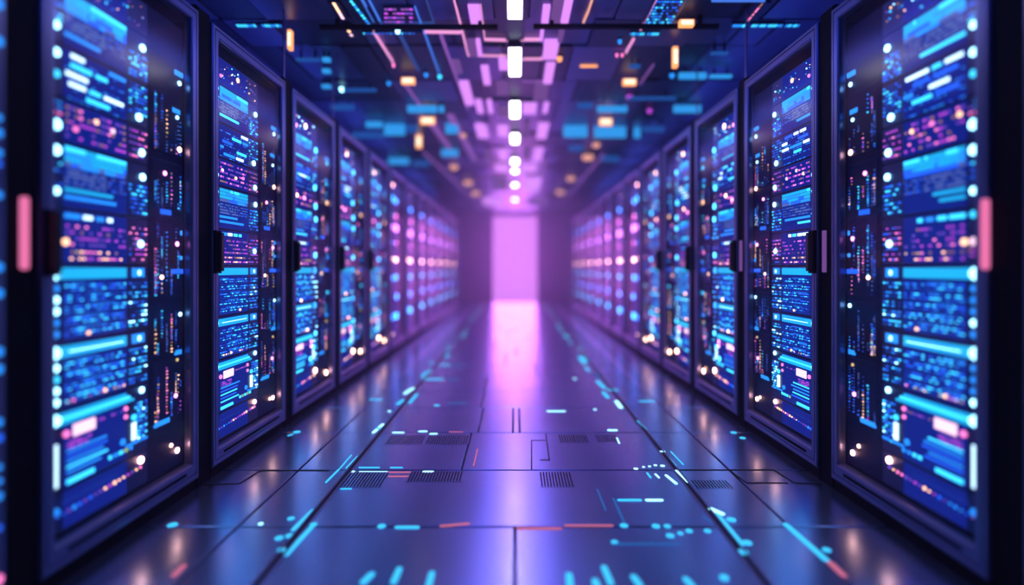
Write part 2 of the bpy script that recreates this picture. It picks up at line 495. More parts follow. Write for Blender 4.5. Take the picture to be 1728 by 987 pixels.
        status(0.098, H - 0.030, 0.019, 'cyan_white'); status(0.485, H - 0.02, 0.012, 'cyan_white')
        part('label_light').box(0.165, 0.255, H - 0.098, H - 0.060, -0.039, -0.032, 'pink_label', 0.003)
        status(0.138, H - 0.082, 0.011, 'pink'); status(0.40, H - 0.07, 0.009, 'pink'); status(0.40, H - 0.10, 0.008, 'pink')
        ledrow(g, 0.27, M1, H - 0.075, n(9), lw * 0.7, lh * 0.8, ['violet', 'amber_dim', 'magenta'], rng, 0.8)
        grid(g, 0.14, 0.24, H - 0.135, H - 0.108, n(7), n(3), lw, lh * 0.8, ['violet', 'magenta'], rng, 0.9)
        part('light_bar').box(0.090, 0.104, 0.018, H - 0.105, -0.039, -0.032, 'white_bar', 0.003)
        yy = 0.118
        for r in range(5):
            u1 = 0.30 + rng.uniform(-0.02, 0.02)
            g.box(0.14, u1, yy - 0.003, yy + 0.003, -0.038, -0.0345, rng.choice(['azure', 'blue', 'cyan'])); yy -= 0.017
        lbar(0.14, 0.25, 0.020, 0.014, 'cyan')
        part('light_bar').box(0.432, 0.452, 0.06, 0.125, -0.039, -0.032, 'white_bar', 0.003)
        status(0.442, 0.145, 0.011, 'cyan'); status(0.385, 0.07, 0.012, 'azure')
        ledrow(g, 0.31, 0.44, 0.035, n(5), lw * 1.8, lh * 2, ['azure', 'lime', 'cyan'], rng, 0.9)
        grid(g, E0 + 0.03, E1, 0.04, H - 0.06, n(5), n(12), lw, lh, BL + CY, rng, 0.85)
        g.box(0.40, E1, 0.045, 0.052, -0.038, -0.0345, 'azure')
    elif kind == 9:
        for i in range(n(18)):
            u = C0 + 0.02 + 0.022 * i * S
            if u > E1: break
            part('light_dot').disc(u, 0.055 + 0.02 * (i / n(18)), rng.uniform(0.003, 0.0075) * (1 + 0.5 * lod), -0.038, -0.0335,
                   rng.choice(['azure', 'blue', 'violet'] if i < n(18) * 0.35 else ['pink', 'amber', 'amber', 'magenta', 'violet']), 8)
        part('trace_line').box(C0 + 0.03, 0.36, 0.09, 0.0925, -0.038, -0.035, 'blue_dim')
        status(0.098, 0.072, 0.012, 'azure'); status(0.48, 0.10, 0.012, 'base_amber')
    # far racks: large single lights in the colours that read at a distance
    return P

def unit_chassis(H):
    m = MB()
    m.box(0.074, 0.520, 0.002, H - 0.002, -0.60, -0.040, 'chassis')
    b = MB(); b.box(M0 - 0.004, M1 + 0.006, 0.005, H - 0.005, -0.0395, -0.0385, 'screen')  # added front that glows in place of LED spill on the chassis
    m2 = MB()
    return m, b

def make_unit(kind, side, lod, seed, flat=False):
    top, bot, name, lab, cat = UNITS[kind]
    H = top - bot
    rng = random.Random(1000 * kind + seed)
    root = empty(name, (0, 0, 0))
    ch, bp = unit_chassis(H)
    ch.build('chassis', root, side)
    bp.build('backlit_panel', root, side)
    for nm, lst in unit_content(kind, H, lod, rng).items():
        for b in lst:
            if b.f: b.build(nm, root, side, recalc=True)
    return root

def make_pdu(side, lod, seed):
    rng = random.Random(77 + seed)
    S = [1.0, 1.5, 2.6][lod]
    root = empty('power_panel', (0, 0, 0))
    m = MB(); m.box(0.526, 0.747, 0.142, 2.01, -0.60, -0.042, 'chassis_dark')
    m.build('chassis', root, side)
    secs = [(1.72, 1.45), (1.42, 1.22), (1.19, 0.86), (0.84, 0.62), (0.60, 0.35)]
    for (a, b) in secs:
        p = MB(); p.box(0.545, 0.735, b, a, -0.042, -0.0375, 'plate_blue', 0.003); ob = p.build('blanking_plate', root, side)
    g = MB()
    for (a, b) in secs:
        for c in range(int(16 / S) + 1):
            u = rng.choice([0.56, 0.575, 0.60, 0.63, 0.66, 0.69, 0.705, 0.72])
            cols = rng.choice([['amber_dim', 'gold', 'amber'], ['blue', 'azure', 'cyan'], ['blue_dim', 'blue'], ['blue_dim', 'screen_grey'], ['blue', 'blue_dim', 'screen_grey'], ['pink', 'magenta', 'amber_dim'], ['screen_grey', 'screen']])
            nn = rng.randint(3, 14); st = rng.choice([0.010, 0.013, 0.018]) * S
            v = rng.uniform(b + 0.02, a - 0.03)
            for k in range(nn):
                if v - k * st < b + 0.01: break
                g.box(u, u + rng.choice([0.003, 0.005, 0.005, 0.009]) * S, v - k * st - 0.0042 * S, v - k * st, -0.0375, -0.035, rng.choice(cols))
    g.build('indicator_dot_pattern', root, side)
    for (u, v, c, r) in ((0.715, 1.76, 'cyan', .010), (0.70, 1.60, 'cyan', .008), (0.715, 1.47, 'amber', .012), (0.62, 1.36, 'pink', .009),
                         (0.70, 1.10, 'pink', .010), (0.725, 1.04, 'azure', .009), (0.60, 0.93, 'amber', .008), (0.72, 0.80, 'cyan', .009),
                         (0.70, 0.58, 'gold', .007), (0.69, 0.44, 'pink', .009), (0.66, 0.22, 'amber', .008), (0.70, 0.20, 'base_amber', .011)):
        if lod == 0: c = {'cyan': 'cyan_white', 'amber': 'hot_amber', 'pink': 'hot_pink'}.get(c, c)
        b = MB(); b.disc(u, v + rng.uniform(-.02, .02), r * [1, 1.4, 2.2][lod], -0.0375, -0.032, c); b.build('status_light', root, side)
    for (u, v, L, c) in ((0.69, 1.80, 0.05, 'azure'), (0.67, 1.635, 0.05, 'azure'), (0.722, 1.12, 0.012, 'azure'), (0.60, 1.20, 0.06, 'blue'), (0.69, 0.61, 0.04, 'azure'), (0.66, 0.955, 0.08, 'blue'), (0.56, 0.34, 0.09, 'azure')):
        b = MB(); b.box(u, min(u + L, 0.742), v, v + 0.02, -0.042, -0.034, c, 0.002); b.build('light_bar', root, side)
    return root

def coarse_mesh(kind, side, seed):
    """a distant unit: one front with a few large lights"""
    top, bot, name, lab, cat = UNITS[kind]
    H = top - bot
    rng = random.Random(500 + 37 * kind + seed)
    m = MB(); m.box(0.074, 0.520, 0.002, H - 0.002, -0.60, -0.040, 'chassis')
    m.box(M0, M1, 0.006, H - 0.006, -0.0395, -0.0385, 'screen')
    # (colour, half width, half height)
    lists = {0: [('far_amber', .035, .02)], 1: [('far_azure', .05, .04), ('far_blue', .04, .03)], 2: [('far_azure', .04, .03), ('far_pink', .03, .03)],
             3: [('far_violet', .06, .045), ('far_violet', .06, .045)], 4: [('far_blue', .025, .025), ('far_pink', .025, .02)], 5: [('far_amber', .05, .026), ('far_amber', .04, .022)],
             6: [('far_blue', .05, .035), ('far_azure', .03, .03)], 7: [('far_pink', .035, .025), ('far_blue', .04, .03)], 8: [('far_blue', .06, .04), ('far_azure', .05, .035)],
             9: [('base_amber', .02, .014)]}
    for i, (c, r, rv) in enumerate(lists[kind]):
        m.disc(0.19 + 0.22 * i + rng.uniform(-.03, .03), H * 0.5 + rng.uniform(-.01, .01), r, -0.042, -0.033, c, 14, rv)
    o = m.build(name, None, side)
    return o

HOW = {-1: 'the left row', 1: 'the right row'}
NR = 14                      # racks in each row
for side in (-1, 1):
    proto = empty('server_rack', (0, 0, 0)); rack_parts(side, proto)
    racks = [proto] + [copy_tree(proto) for _ in range(NR - 1)]
    ulib = {}
    for k in range(NR):
        Y = FIRST + PITCH * (k - 1)
        X = side * HALF
        r = racks[k]; r.location = (X, Y, 0)
        lr = HOW[side].split()[1]
        where = 'in the %s-nearest %s rack' % (ORD[k + 1], lr) if k else 'in the nearest %s rack' % lr
        tag(r, 'black server rack with glass door, %s from the camera in %s' % (ORD[k + 1], HOW[side]) if k else
            'black server rack at the %s edge, nearest the camera' % HOW[side].split()[1], 'server rack', 'server racks along the aisle')
        if k == 0 and side < 0:
            for (py, rr, mt) in ((18, .013, 'azure'), (79, .013, 'azure'), (205, .009, 'azure'), (230, .011, 'azure'), (263, .010, 'azure'), (281, .008, 'blue'), (332, .010, 'azure'),
                                 (451, .012, 'azure'), (494, .012, 'azure'), (590, .012, 'azure'), (619, .012, 'azure'), (706, .010, 'azure'), (732, .011, 'blue'), (780, .008, 'azure'),
                                 (803, .008, 'azure'), (828, .010, 'azure'), (880, .008, 'blue'), (965, .012, 'pink')):
                m = MB(); m.disc(0.773, CH - (py - HY) / 607, rr, -0.002, 0.004, mt); m.build('status_light', r, side)
        if k == (0 if side < 0 else 1):
            uc, wc = (0.857, -0.012) if side < 0 else (0.010, 0.0)
            for h in [h for h in r.children if side > 0 and h.name.startswith('handle')]:
                for g in list(h.children): bpy.data.objects.remove(g)
                bpy.data.objects.remove(h)
            m = MB(); m.bar((uc, 0.985, wc), (uc, 1.175, wc), 0.019, 0.012, 'rose_bar', Vector((0, 0, 1)), 8)
            b = m.build('rose_light', r, side); b['label'] = 'rounded pink glowing upright bar'
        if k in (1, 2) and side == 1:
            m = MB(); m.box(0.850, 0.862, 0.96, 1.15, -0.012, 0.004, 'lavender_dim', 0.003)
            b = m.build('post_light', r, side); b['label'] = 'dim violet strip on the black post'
        if k >= 6:                                   # too far for the handle to show
            for h in [h for h in r.children if h.name.startswith('handle')]:
                for g in list(h.children): bpy.data.objects.remove(g)
                bpy.data.objects.remove(h)
        lod = 0 if k <= 2 else 1
        for kind in range(10):
            top, bot, name, lab, cat = UNITS[kind]
            if k >= 6:
                key = (kind, 'far', k % 2)
                if key not in ulib: ulib[key] = coarse_mesh(kind, side, k % 2); o = ulib[key]
                else: o = copy_tree(ulib[key])
            else:
                key = (kind, lod, k % 3 if lod == 0 else k % 2)
                if key not in ulib: ulib[key] = make_unit(kind, side, lod, key[2] + 3 * lod + (50 if side > 0 else 0)); o = ulib[key]
                else: o = copy_tree(ulib[key])
            o.location = (X, Y, bot)
            tag(o, lab + ', ' + where, cat, '%ss in the racks' % name.replace('_', ' '))
        if k >= 6: continue
        key = ('pdu', lod, k % 2)
        if key not in ulib: ulib[key] = make_pdu(side, lod, k % 2 + (9 if side > 0 else 0)); o = ulib[key]
        else: o = copy_tree(ulib[key])
        o.location = (X, Y, 0)
        tag(o, 'narrow dark power panel with scattered tiny lights, ' + where, 'power panel', 'power panels in the racks')

# ------------------------------------------------------------------ ceiling
# white panels along the centre line
for i, (i0, ln) in enumerate([(0.00262, .00036), (0.00347, .00034), (0.00431, .00028), (0.00530, .00022), (0.00588, .00012), (0.00688, .00012), (0.00836, .00012)]):
    a = F * 1.6 * i0; b = a + F * 1.6 * ln; cm = 0.5 * (a + b)
    t = empty('ceiling_light', (0, cm, CEIL))
    m = MB(); m.box(-0.042, 0.042, a - cm, b - cm, -0.055, -0.045, 'ceiling_white'); m.build('diffuser', t)
    m = MB(); m.box(-0.05, 0.05, a - cm - 0.01, b - cm + 0.01, -0.045, 0.0, 'ceiling_dark'); m.build('housing', t)
    tag(t, 'white ceiling light panel in the centre line, %s from the camera' % ORD[i + 2], 'ceiling light', 'white lights along the ceiling centre')
# the first one is cut by the top of the frame
a, b = F * 1.6 * 0.0019, F * 1.6 * 0.0023
t = empty('ceiling_light', (0, 0.5 * (a + b), CEIL))
m = MB(); m.box(-0.042, 0.042, -(b - a) / 2, (b - a) / 2, -0.055, -0.045, 'ceiling_white'); m.build('diffuser', t)
m = MB(); m.box(-0.05, 0.05, -(b - a) / 2 - 0.01, (b - a) / 2 + 0.01, -0.045, 0.0, 'ceiling_dark'); m.build('housing', t)
tag(t, 'white ceiling light panel in the centre line, first from the camera', 'ceiling light', 'white lights along the ceiling centre')
# dark spine the white lights sit on
m = MB(); m.box(-0.065, 0.065, 1.5, 15.4, CEIL - 0.008, CEIL + 0.02, 'ceiling_dark')
struct(m, 'trim_3', 'dark spine along the middle of the ceiling')

LAV = [(792,10,811,40),(790,71,804,95),(805,71,812,95),(814,112,826,143),(766,102,778,124),(780,140,795,177),(804,172,814,191),(823,172,831,191),
       (804,212,823,233),(840,212,858,230),(819,253,831,272),(842,253,857,270),(828,300,857,322),(815,335,850,346),
       (915,12,927,40),(931,2,948,40),(950,-2,963,40),(912,48,917,69),(943,48,951,71),(917,72,941,100),(919,107,934,141),(901,145,924,169),
       (917,174,925,191),(882,205,894,234),(907,210,924,234),(901,252,915,272),(882,252,895,270),(884,300,912,322),(890,335,925,346),
       (838,140,858,160),(841,180,859,198),(882,175,905,192),(836,278,858,290),(880,278,905,290),(842,100,858,118)]
items = []
for (x0, y0, x1, y1) in LAV:
    zc = CEIL - 0.012
    ym = 0.5 * (y0 + y1)
    p0, p1 = cl(x0, ym, zc), cl(x1, ym, zc)
    ya, yb = cl(0, y0, zc).y, cl(0, y1, zc).y
    items.append((min(p0.x, p1.x), max(p0.x, p1.x), min(ya, yb), max(ya, yb)))
for s in (-1, 1):
    sub = sorted([it for it in items if (it[0] + it[1]) * s > 0], key=lambda e: e[2])
    for i, (x0, x1, y0, y1) in enumerate(sub):
        m = MB(); cx, cy = (x0 + x1) / 2, (y0 + y1) / 2
        m.box(x0 - cx, x1 - cx, y0 - cy, y1 - cy, -0.012, 0.03, 'lavender' if i % 3 != 1 else 'lavender_dim')
        o = m.build('ceiling_tile', None, None, (cx, cy, CEIL - 0.004))
        tag(o, 'lavender ceiling tile just %s of the centre line, %s from the camera' % ('left' if s < 0 else 'right', ORD[i + 1]), 'ceiling tile', 'lavender tiles in the ceiling')

# crosswise dark beams
for (x0, x1, yy, lab) in ((540, 840, 45, 'dark thin beam across the ceiling, left of the centre line'), (900, 1212, 44, 'dark thin beam across the ceiling, right of the centre line')):
    a, b = cl(x0, yy, CEIL - 0.05), cl(x1, yy, CEIL - 0.05)
    t = empty('ceiling_rail', ((a.x + b.x) / 2, a.y, CEIL)); L = (b.x - a.x) / 2
    m = MB(); m.box(-L, L, -0.015, 0.015, -0.065, -0.04, 'black'); m.build('bar', t)
    for sx in (-0.8, 0.8):
        m = MB(); m.box(sx * L - 0.012, sx * L + 0.012, -0.01, 0.01, -0.04, 0.02, 'black'); m.build('bracket', t)
    tag(t, lab, 'ceiling rail')

# glowing traces on the ceiling: (points, width m, material, label)
TR = [
    ([(610,0),(631,38)], .014, 'trace_blue', 'wide blue glowing line on the left ceiling, running to the dark beam'),
    ([(622,0),(641,37)], .010, 'trace_blue', 'thin blue glowing line beside the purple dotted ceiling grid'),
    ([(640,42),(733,42)], .010, 'trace_dim', 'dim blue crosswise line under the purple dotted ceiling grid'),
    ([(700,13),(742,128)], .008, 'trace_blue', 'long thin blue ceiling line ending in a small cyan dot'),
    ([(719,0),(733,43)], .008, 'trace_dim', 'dim blue ceiling line right of the purple dotted grid'),
    ([(630,55),(664,108)], .009, 'trace_pink', 'short pink slanting ceiling line behind the left beam'),
    ([(673,57),(706,120)], .022, 'trace_dim', 'broad dim blue ceiling line starting at the white-blue dot'),
    ([(714,56),(778,57)], .008, 'trace_pink', 'thin pink crosswise ceiling line just behind the left beam'),
    ([(766,0),(790,95),(857,96)], .009, 'trace_pink', 'bright pink ceiling line bending toward the centre lights'),
    ([(811,10),(818,69),(857,70)], .006, 'trace_pink', 'thin pink bent ceiling line beside the nearest lavender tile'),
    ([(744,62),(790,185)], .020, 'trace_violet', 'long violet ceiling stripe left of the lavender tiles'),
    ([(759,195),(802,272)], .07, 'trace_violet', 'broad violet ceiling band on the left, far down the aisle'),
    ([(728,210),(759,251)], .06, 'trace_violet', 'short broad violet ceiling band beside the orange lamps on the left'),
    ([(685,145),(711,182)], .022, 'trace_violet', 'violet ceiling line running back from the first left orange lamp'),
    ([(879,69),(912,69)], .012, 'trace_pink', 'short pink crosswise line right of the second white light'),
    ([(879,101),(915,101)], .020, 'trace_pink', 'short broad pink line right of the centre, behind the second white light'),
    ([(879,138),(917,139)], .020, 'trace_violet', 'short violet crosswise line right of the centre lights'),
    ([(1000,0),(993,21),(984,41)], .008, 'lamp_peach', 'thin orange ceiling line ending at the right beam'),
    ([(1108,0),(1081,52)], .009, 'trace_pink', 'pink line along the edge of the dotted blue ceiling tray'),
    ([(1070,67),(1056,91)], .010, 'trace_pink', 'short pink slanting ceiling line behind the dotted blue tray'),
    ([(1201,3),(1291,3)], .012, 'trace_blue', 'pale crosswise line high on the right ceiling'),
    ([(1080,143),(1103,110)], .016, 'lavender_dim', 'dull slanting line beside the right orange lamp'),
    ([(979,113),(1008,113)], .020, 'lamp_orange', 'short orange glowing dash right of the lavender tiles'),  # orange glint made as an emitting strip
    ([(920,270),(903,330)], .05, 'trace_violet', 'broad violet ceiling band on the right, far down the aisle'),
    ([(1018,262),(955,335)], .03, 'trace_violet', 'violet ceiling line through the far right peach lamps'),
    ([(715,258),(815,352)], .03, 'trace_violet', 'violet ceiling line through the far left peach lamps'),
]
for pts, w, mt, lab in TR:
    P3 = [cl(x, max(y, -4), CEIL - 0.012) for x, y in pts]
    m = MB()
    for a, b in zip(P3[:-1], P3[1:]):
        m.bar(a - P3[0], b - P3[0], w, 0.02, mt)
    o = m.build('light_trace', None, None, P3[0]); tag(o, lab, 'light line', 'glowing lines on the ceiling')

# dotted things in the ceiling: (px quad corners, nu, nv, colours, label)
def dotted(name, x0, x1, y0, y1, nu, nv, w, l, cols, lab, skew=0, keep=.9):
    z = CEIL - 0.012
    m = MB(); rng = random.Random(int(x0))
    c = cl((x0 + x1) / 2, (y0 + y1) / 2, z)
    for j in range(nv):
        yy = y0 + (y1 - y0) * (j + .5) / nv
        for i in range(nu):
            if rng.random() > keep: continue
            f = (i + .5) / nu
            p = cl(x0 + (x1 - x0) * f + skew * (yy - (y0 + y1) / 2), yy, z) - c
            m.box(p.x - w / 2, p.x + w / 2, p.y - l / 2, p.y + l / 2, -0.004, 0.0, rng.choice(cols))
    t = empty(name, c)
    if nu * nv <= 100:
        for q in range(0, len(m.v), 8):
            b = MB(); b.v = m.v[q:q + 8]
            for fi in range(6 * q // 8, 6 * q // 8 + 6): b.face([x - q for x in m.f[fi]], m.names[m.m[fi]])
            b.build('light_dot', t)
    else: m.build('indicator_dot_pattern', t)
    sk = skew * (y1 - y0) / 2; e = 1.2
    qd = [cl(x0 - e - sk, y0, z) - c, cl(x1 + e - sk, y0, z) - c, cl(x1 + e + sk, y1, z) - c, cl(x0 - e + sk, y1, z) - c]
    m = MB(); m.v = [(q.x, q.y, 0.0) for q in qd] + [(q.x, q.y, 0.02) for q in qd]
    for f in ((0, 1, 2, 3), (4, 5, 6, 7), (0, 1, 5, 4), (1, 2, 6, 5), (2, 3, 7, 6), (3, 0, 4, 7)): m.face(list(f), 'ceiling_dark')
    m.build('backing_plate', t)
    tag(t, lab, 'ceiling panel')

dotted('dotted_display', 648, 697, 12, 40, 7, 4, .022, .018, ['magenta', 'violet', 'trace_violet'], 'purple dotted grid panel in the ceiling above the left beam')
dotted('dotted_tray', 1096, 1142, 0, 45, 10, 9, .011, .012, ['blue', 'azure', 'cyan', 'blue_dim'], 'slanting tray of tiny blue dots in the ceiling above the right beam', -0.5, .75)
dotted('dotted_strip', 591, 624, 0, 42, 1, 9, .016, .02, ['cyan', 'azure'], 'slanting row of blue dots on the left ceiling', 0.78)
dotted('dotted_strip', 562, 580, 4, 32, 1, 5, .016, .035, ['amber', 'pink_label'], 'slanting row of amber dashes nearest the left rack tops', 0.6)
dotted('dotted_strip', 583, 595, 43, 62, 1, 3, .016, .025, ['amber', 'pink_label'], 'short row of amber dots just behind the left beam', 0.6)
dotted('dotted_strip', 1261, 1287, 5, 36, 1, 12, .008, .010, ['amber_dim', 'pink'], 'slanting row of tiny amber dots high on the right ceiling', -0.84)
dotted('dotted_strip', 611, 714, 55, 57, 16, 1, .010, .012, ['azure', 'cyan', 'blue'], 'crosswise row of tiny blue dots behind the left beam', 0, .8)
dotted('tick_strip', 399, 475, 41, 45, 16, 1, .008, .03, ['cyan', 'azure'], 'row of small cyan ticks high above the second left rack')
dotted('tick_strip', 1268, 1349, 41, 45, 17, 1, .008, .03, ['cyan', 'azure'], 'row of small cyan ticks high above the second right rack')
dotted('tick_strip', 1236, 1258, 41, 45, 4, 1, .014, .03, ['cyan', 'azure'], 'four short cyan ticks beside the right tick row')
dotted('tick_strip', 1063, 1112, 55, 59, 12, 1, .008, .03, ['cyan', 'azure'], 'row of small cyan ticks under the dotted blue tray')
dotted('tick_strip', 933, 947, 14, 18, 4, 1, .008, .03, ['black'], 'tiny black ticks on a lavender tile')

# cyan light bars hung under the ceiling: x0, x1, y, height px, bright
CB = [(545,557,101,6,2),(545,557,120,6,1),(544,558,146,5,2),(688,737,184,11,2),(741,749,184,10,1),(618,645,210,9,1),(649,683,219,18,1),(684,704,217,12,0),
      (752,773,217,16,2),(745,773,258,11,2),(656,690,272,10,1),(697,725,276,9,0),(594,649,228,9,0),(559,597,181,8,0),(580,635,152,4,0),(500,540,101,3,0),
      (1146,1191,128,9,1),(1198,1234,129,4,1),(1137,1182,184,11,2),(1008,1058,184,9,2),(951,991,221,20,2),(1003,1056,223,18,2),(1070,1080,224,17,1),
      (1063,1080,112,5,0),(1060,1140,166,4,0),(960,985,250,9,0),(1015,1045,268,9,0),(1085,1120,218,8,0),(975,1000,178,9,0),(1200,1228,90,3,0)]
its = []
for (x0, x1, yy, hp, br) in CB:
    c = cl((x0 + x1) / 2, yy, CEIL - 0.05); k = c.y / F
    its.append((c, (x1 - x0) * k, hp * k, br))
for s in (-1, 1):
    for i, (c, w, h, br) in enumerate(sorted([e for e in its if e[0].x * s > 0], key=lambda e: e[0].y)):
        t = empty('ceiling_light_bar', (c.x, c.y, CEIL))
        m = MB(); m.box(-w / 2, w / 2, -0.02, 0.02, c.z - CEIL - h / 2, c.z - CEIL + h / 2, ['ceil_blue', 'ceil_cyan', 'ceil_cyan'][br]); m.build('glowing_bar', t)
        m = MB()
        m.box(-w * .3 - .006, -w * .3 + .006, -.006, .006, c.z - CEIL + h / 2, 0.02, 'black')
        m.box(w * .3 - .006, w * .3 + .006, -.006, .006, c.z - CEIL + h / 2, 0.02, 'black'); m.build('bracket', t)
        tag(t, '%s light bar under the ceiling, %s from the camera on the %s' % ('dim blue' if br == 0 else 'cyan', ORD[i + 1], 'left' if s < 0 else 'right'),
            'light bar', 'blue light bars under the ceiling')

# orange lamps: x, y, w px, h px, drop
OL = [(490,68,6,32,.10,'upright orange lamp on a rod above the second left rack'),(689,137,22,10,.06,'flat orange lamp on the left ceiling, nearer of two'),
      (722,204,24,11,.06,'flat orange lamp on the left ceiling, farther of two'),(707,239,9,22,.07,'small upright orange lamp behind the flat left lamps'),
      (1158,40,24,10,.05,'flat orange lamp by the right ceiling beam'),(1139,97,8,34,.12,'upright orange lamp hanging on the right, behind the beam'),
      (1062,139,22,10,.06,'flat orange lamp on the right ceiling, nearer of two behind the beam'),(1022,206,21,11,.06,'flat orange lamp on the right ceiling, farther of two behind the beam')]
for (x, yy, wp, hp, drop, lab) in OL:
    c = cl(x, yy, CEIL - drop); k = c.y / F; w, h = wp * k, hp * k
    t = empty('orange_lamp', (c.x, c.y, CEIL)); z = c.z - CEIL
    m = MB(); m.box(-w / 2, w / 2, -0.02, 0.02, z - h / 2, z + h / 2, 'lamp_orange'); sh = m.build('lamp_shade', t)
    m = MB(); m.box(-w / 2 * .8, w / 2 * .8, -0.024, -0.02, z - h / 2 * .7, z + h / 2 * .7, 'lamp_core'); m.build('lamp_core', t)
    m = MB(); m.rod((0, 0, z + h / 2), (0, 0, 0.02), 0.004, 'rod_metal'); m.build('rod', t)
    tag(t, lab, 'lamp', 'orange lamps under the ceiling')

# round lamps: x, y, r px, material
RL = [(766,282,9,'lamp_peach','far left'),(790,308,10,'lamp_peach','far left'),(803,326,9,'lamp_peach','far left'),(944,101,6,'lamp_orange','near right'),
      (1006,245,8,'lamp_peach','far right'),(992,265,12,'lamp_peach','far right'),(963,301,9,'lamp_peach','far right'),(945,324,9,'lamp_peach','far right'),
      (671,54,5,'cyan_white','left'),(742,131,4,'cyan','left'),(577,152,5,'cyan_white','left'),(656,142,4,'azure','left'),(719,128,4,'azure','left'),(664,112,3,'pink','left'),
      (1046,72,4,'azure','right'),(1134,129,5,'azure','right'),(1062,165,6,'magenta','right'),(1096,188,5,'magenta','right'),(1041,95,2.5,'pink','right'),(1050,95,2.5,'pink','right'),(782,229,6,'lamp_peach','left')]
RL = sorted(RL, key=lambda e: e[1]); cnt = {}
for (x, yy, r, mt, wh) in RL:
    c = cl(x, yy, CEIL - 0.03); k = c.y / F; rr = r * k
    t = empty('round_ceiling_light', (c.x, c.y, CEIL))
    m = MB(); m.disc(0, 0, rr * 0.8, 0.03, -0.03 - rr * .4, mt, 16); m.build('lens', t)
    m = MB(); m.rod((0, 0, -0.012), (0, 0, 0.02), rr * 1.0, 'ceiling_dark', 16); m.build('rim', t)
    cw = {'lamp_peach': 'peach', 'lamp_orange': 'orange', 'cyan_white': 'white-blue', 'cyan': 'cyan', 'azure': 'blue', 'pink': 'pink', 'magenta': 'magenta'}[mt]
    side = 'left' if c.x < 0 else 'right'
    cnt[(cw, side)] = cnt.get((cw, side), 0) + 1
    tag(t, 'small round %s ceiling light on the %s, %s such from the camera' % (cw, side, ORD[cnt[(cw, side)]]), 'ceiling light', 'round lights on the ceiling')

# thin rods from rack tops to the ceiling
for (s, k) in ((-1, 3), (-1, 4), (1, 3), (1, 4)):
    Y = FIRST + PITCH * (k - 1) - 0.04
    m = MB(); m.rod((0, 0, TOP + 0.03), (0, 0, CEIL + 0.01), 0.006, 'rod_metal')
    o = m.build('support_rod', None, None, (s * (HALF + 0.04), Y, 0))
    tag(o, 'thin metal rod from the %s rack top in %s up to the ceiling' % (ORD[k], HOW[s]), 'rod', 'thin rods above the racks')

# ------------------------------------------------------------------ floor lights
# x1, y1, x2, y2, width px, material, place
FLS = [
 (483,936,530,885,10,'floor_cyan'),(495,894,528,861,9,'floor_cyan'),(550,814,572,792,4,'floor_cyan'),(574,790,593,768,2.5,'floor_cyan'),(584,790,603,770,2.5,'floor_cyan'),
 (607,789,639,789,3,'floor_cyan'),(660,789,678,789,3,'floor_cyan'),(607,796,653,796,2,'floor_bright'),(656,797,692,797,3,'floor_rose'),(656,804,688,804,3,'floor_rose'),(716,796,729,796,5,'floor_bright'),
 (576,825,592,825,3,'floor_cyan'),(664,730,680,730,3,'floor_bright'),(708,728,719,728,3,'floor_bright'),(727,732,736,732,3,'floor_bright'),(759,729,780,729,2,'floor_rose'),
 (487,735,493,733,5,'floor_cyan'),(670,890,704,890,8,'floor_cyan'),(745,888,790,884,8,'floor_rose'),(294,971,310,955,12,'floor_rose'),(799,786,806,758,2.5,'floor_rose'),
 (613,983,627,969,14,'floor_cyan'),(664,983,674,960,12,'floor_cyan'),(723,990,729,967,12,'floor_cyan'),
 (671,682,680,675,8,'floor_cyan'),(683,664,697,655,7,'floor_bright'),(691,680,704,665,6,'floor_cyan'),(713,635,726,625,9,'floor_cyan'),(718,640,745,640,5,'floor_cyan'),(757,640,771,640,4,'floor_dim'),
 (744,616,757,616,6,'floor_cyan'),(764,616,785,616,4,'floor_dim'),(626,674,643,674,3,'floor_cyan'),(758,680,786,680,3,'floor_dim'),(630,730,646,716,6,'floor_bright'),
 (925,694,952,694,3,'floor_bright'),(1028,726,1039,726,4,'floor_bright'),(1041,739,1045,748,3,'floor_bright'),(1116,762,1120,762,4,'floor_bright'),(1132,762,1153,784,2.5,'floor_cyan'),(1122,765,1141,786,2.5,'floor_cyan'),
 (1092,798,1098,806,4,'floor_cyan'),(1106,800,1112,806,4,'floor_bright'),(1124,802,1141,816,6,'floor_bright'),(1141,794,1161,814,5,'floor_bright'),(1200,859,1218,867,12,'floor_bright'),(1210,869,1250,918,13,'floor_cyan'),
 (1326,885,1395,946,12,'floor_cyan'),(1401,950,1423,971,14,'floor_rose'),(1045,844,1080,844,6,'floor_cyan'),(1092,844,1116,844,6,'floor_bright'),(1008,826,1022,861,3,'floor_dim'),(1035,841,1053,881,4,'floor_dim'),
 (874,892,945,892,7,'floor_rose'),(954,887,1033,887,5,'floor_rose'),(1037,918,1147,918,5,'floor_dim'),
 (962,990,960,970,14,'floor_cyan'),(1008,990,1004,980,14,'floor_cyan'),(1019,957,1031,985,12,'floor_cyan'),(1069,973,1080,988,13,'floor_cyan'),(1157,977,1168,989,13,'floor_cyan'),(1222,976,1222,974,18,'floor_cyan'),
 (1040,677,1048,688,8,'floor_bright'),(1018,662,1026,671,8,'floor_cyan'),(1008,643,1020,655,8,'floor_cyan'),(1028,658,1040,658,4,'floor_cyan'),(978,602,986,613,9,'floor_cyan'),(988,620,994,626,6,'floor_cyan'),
 (1004,630,1012,638,6,'floor_dim'),(1081,677,1103,677,3,'floor_cyan'),(1076,710,1090,724,4,'floor_cyan'),(1200,880,1186,872,5,'floor_dim'),
]
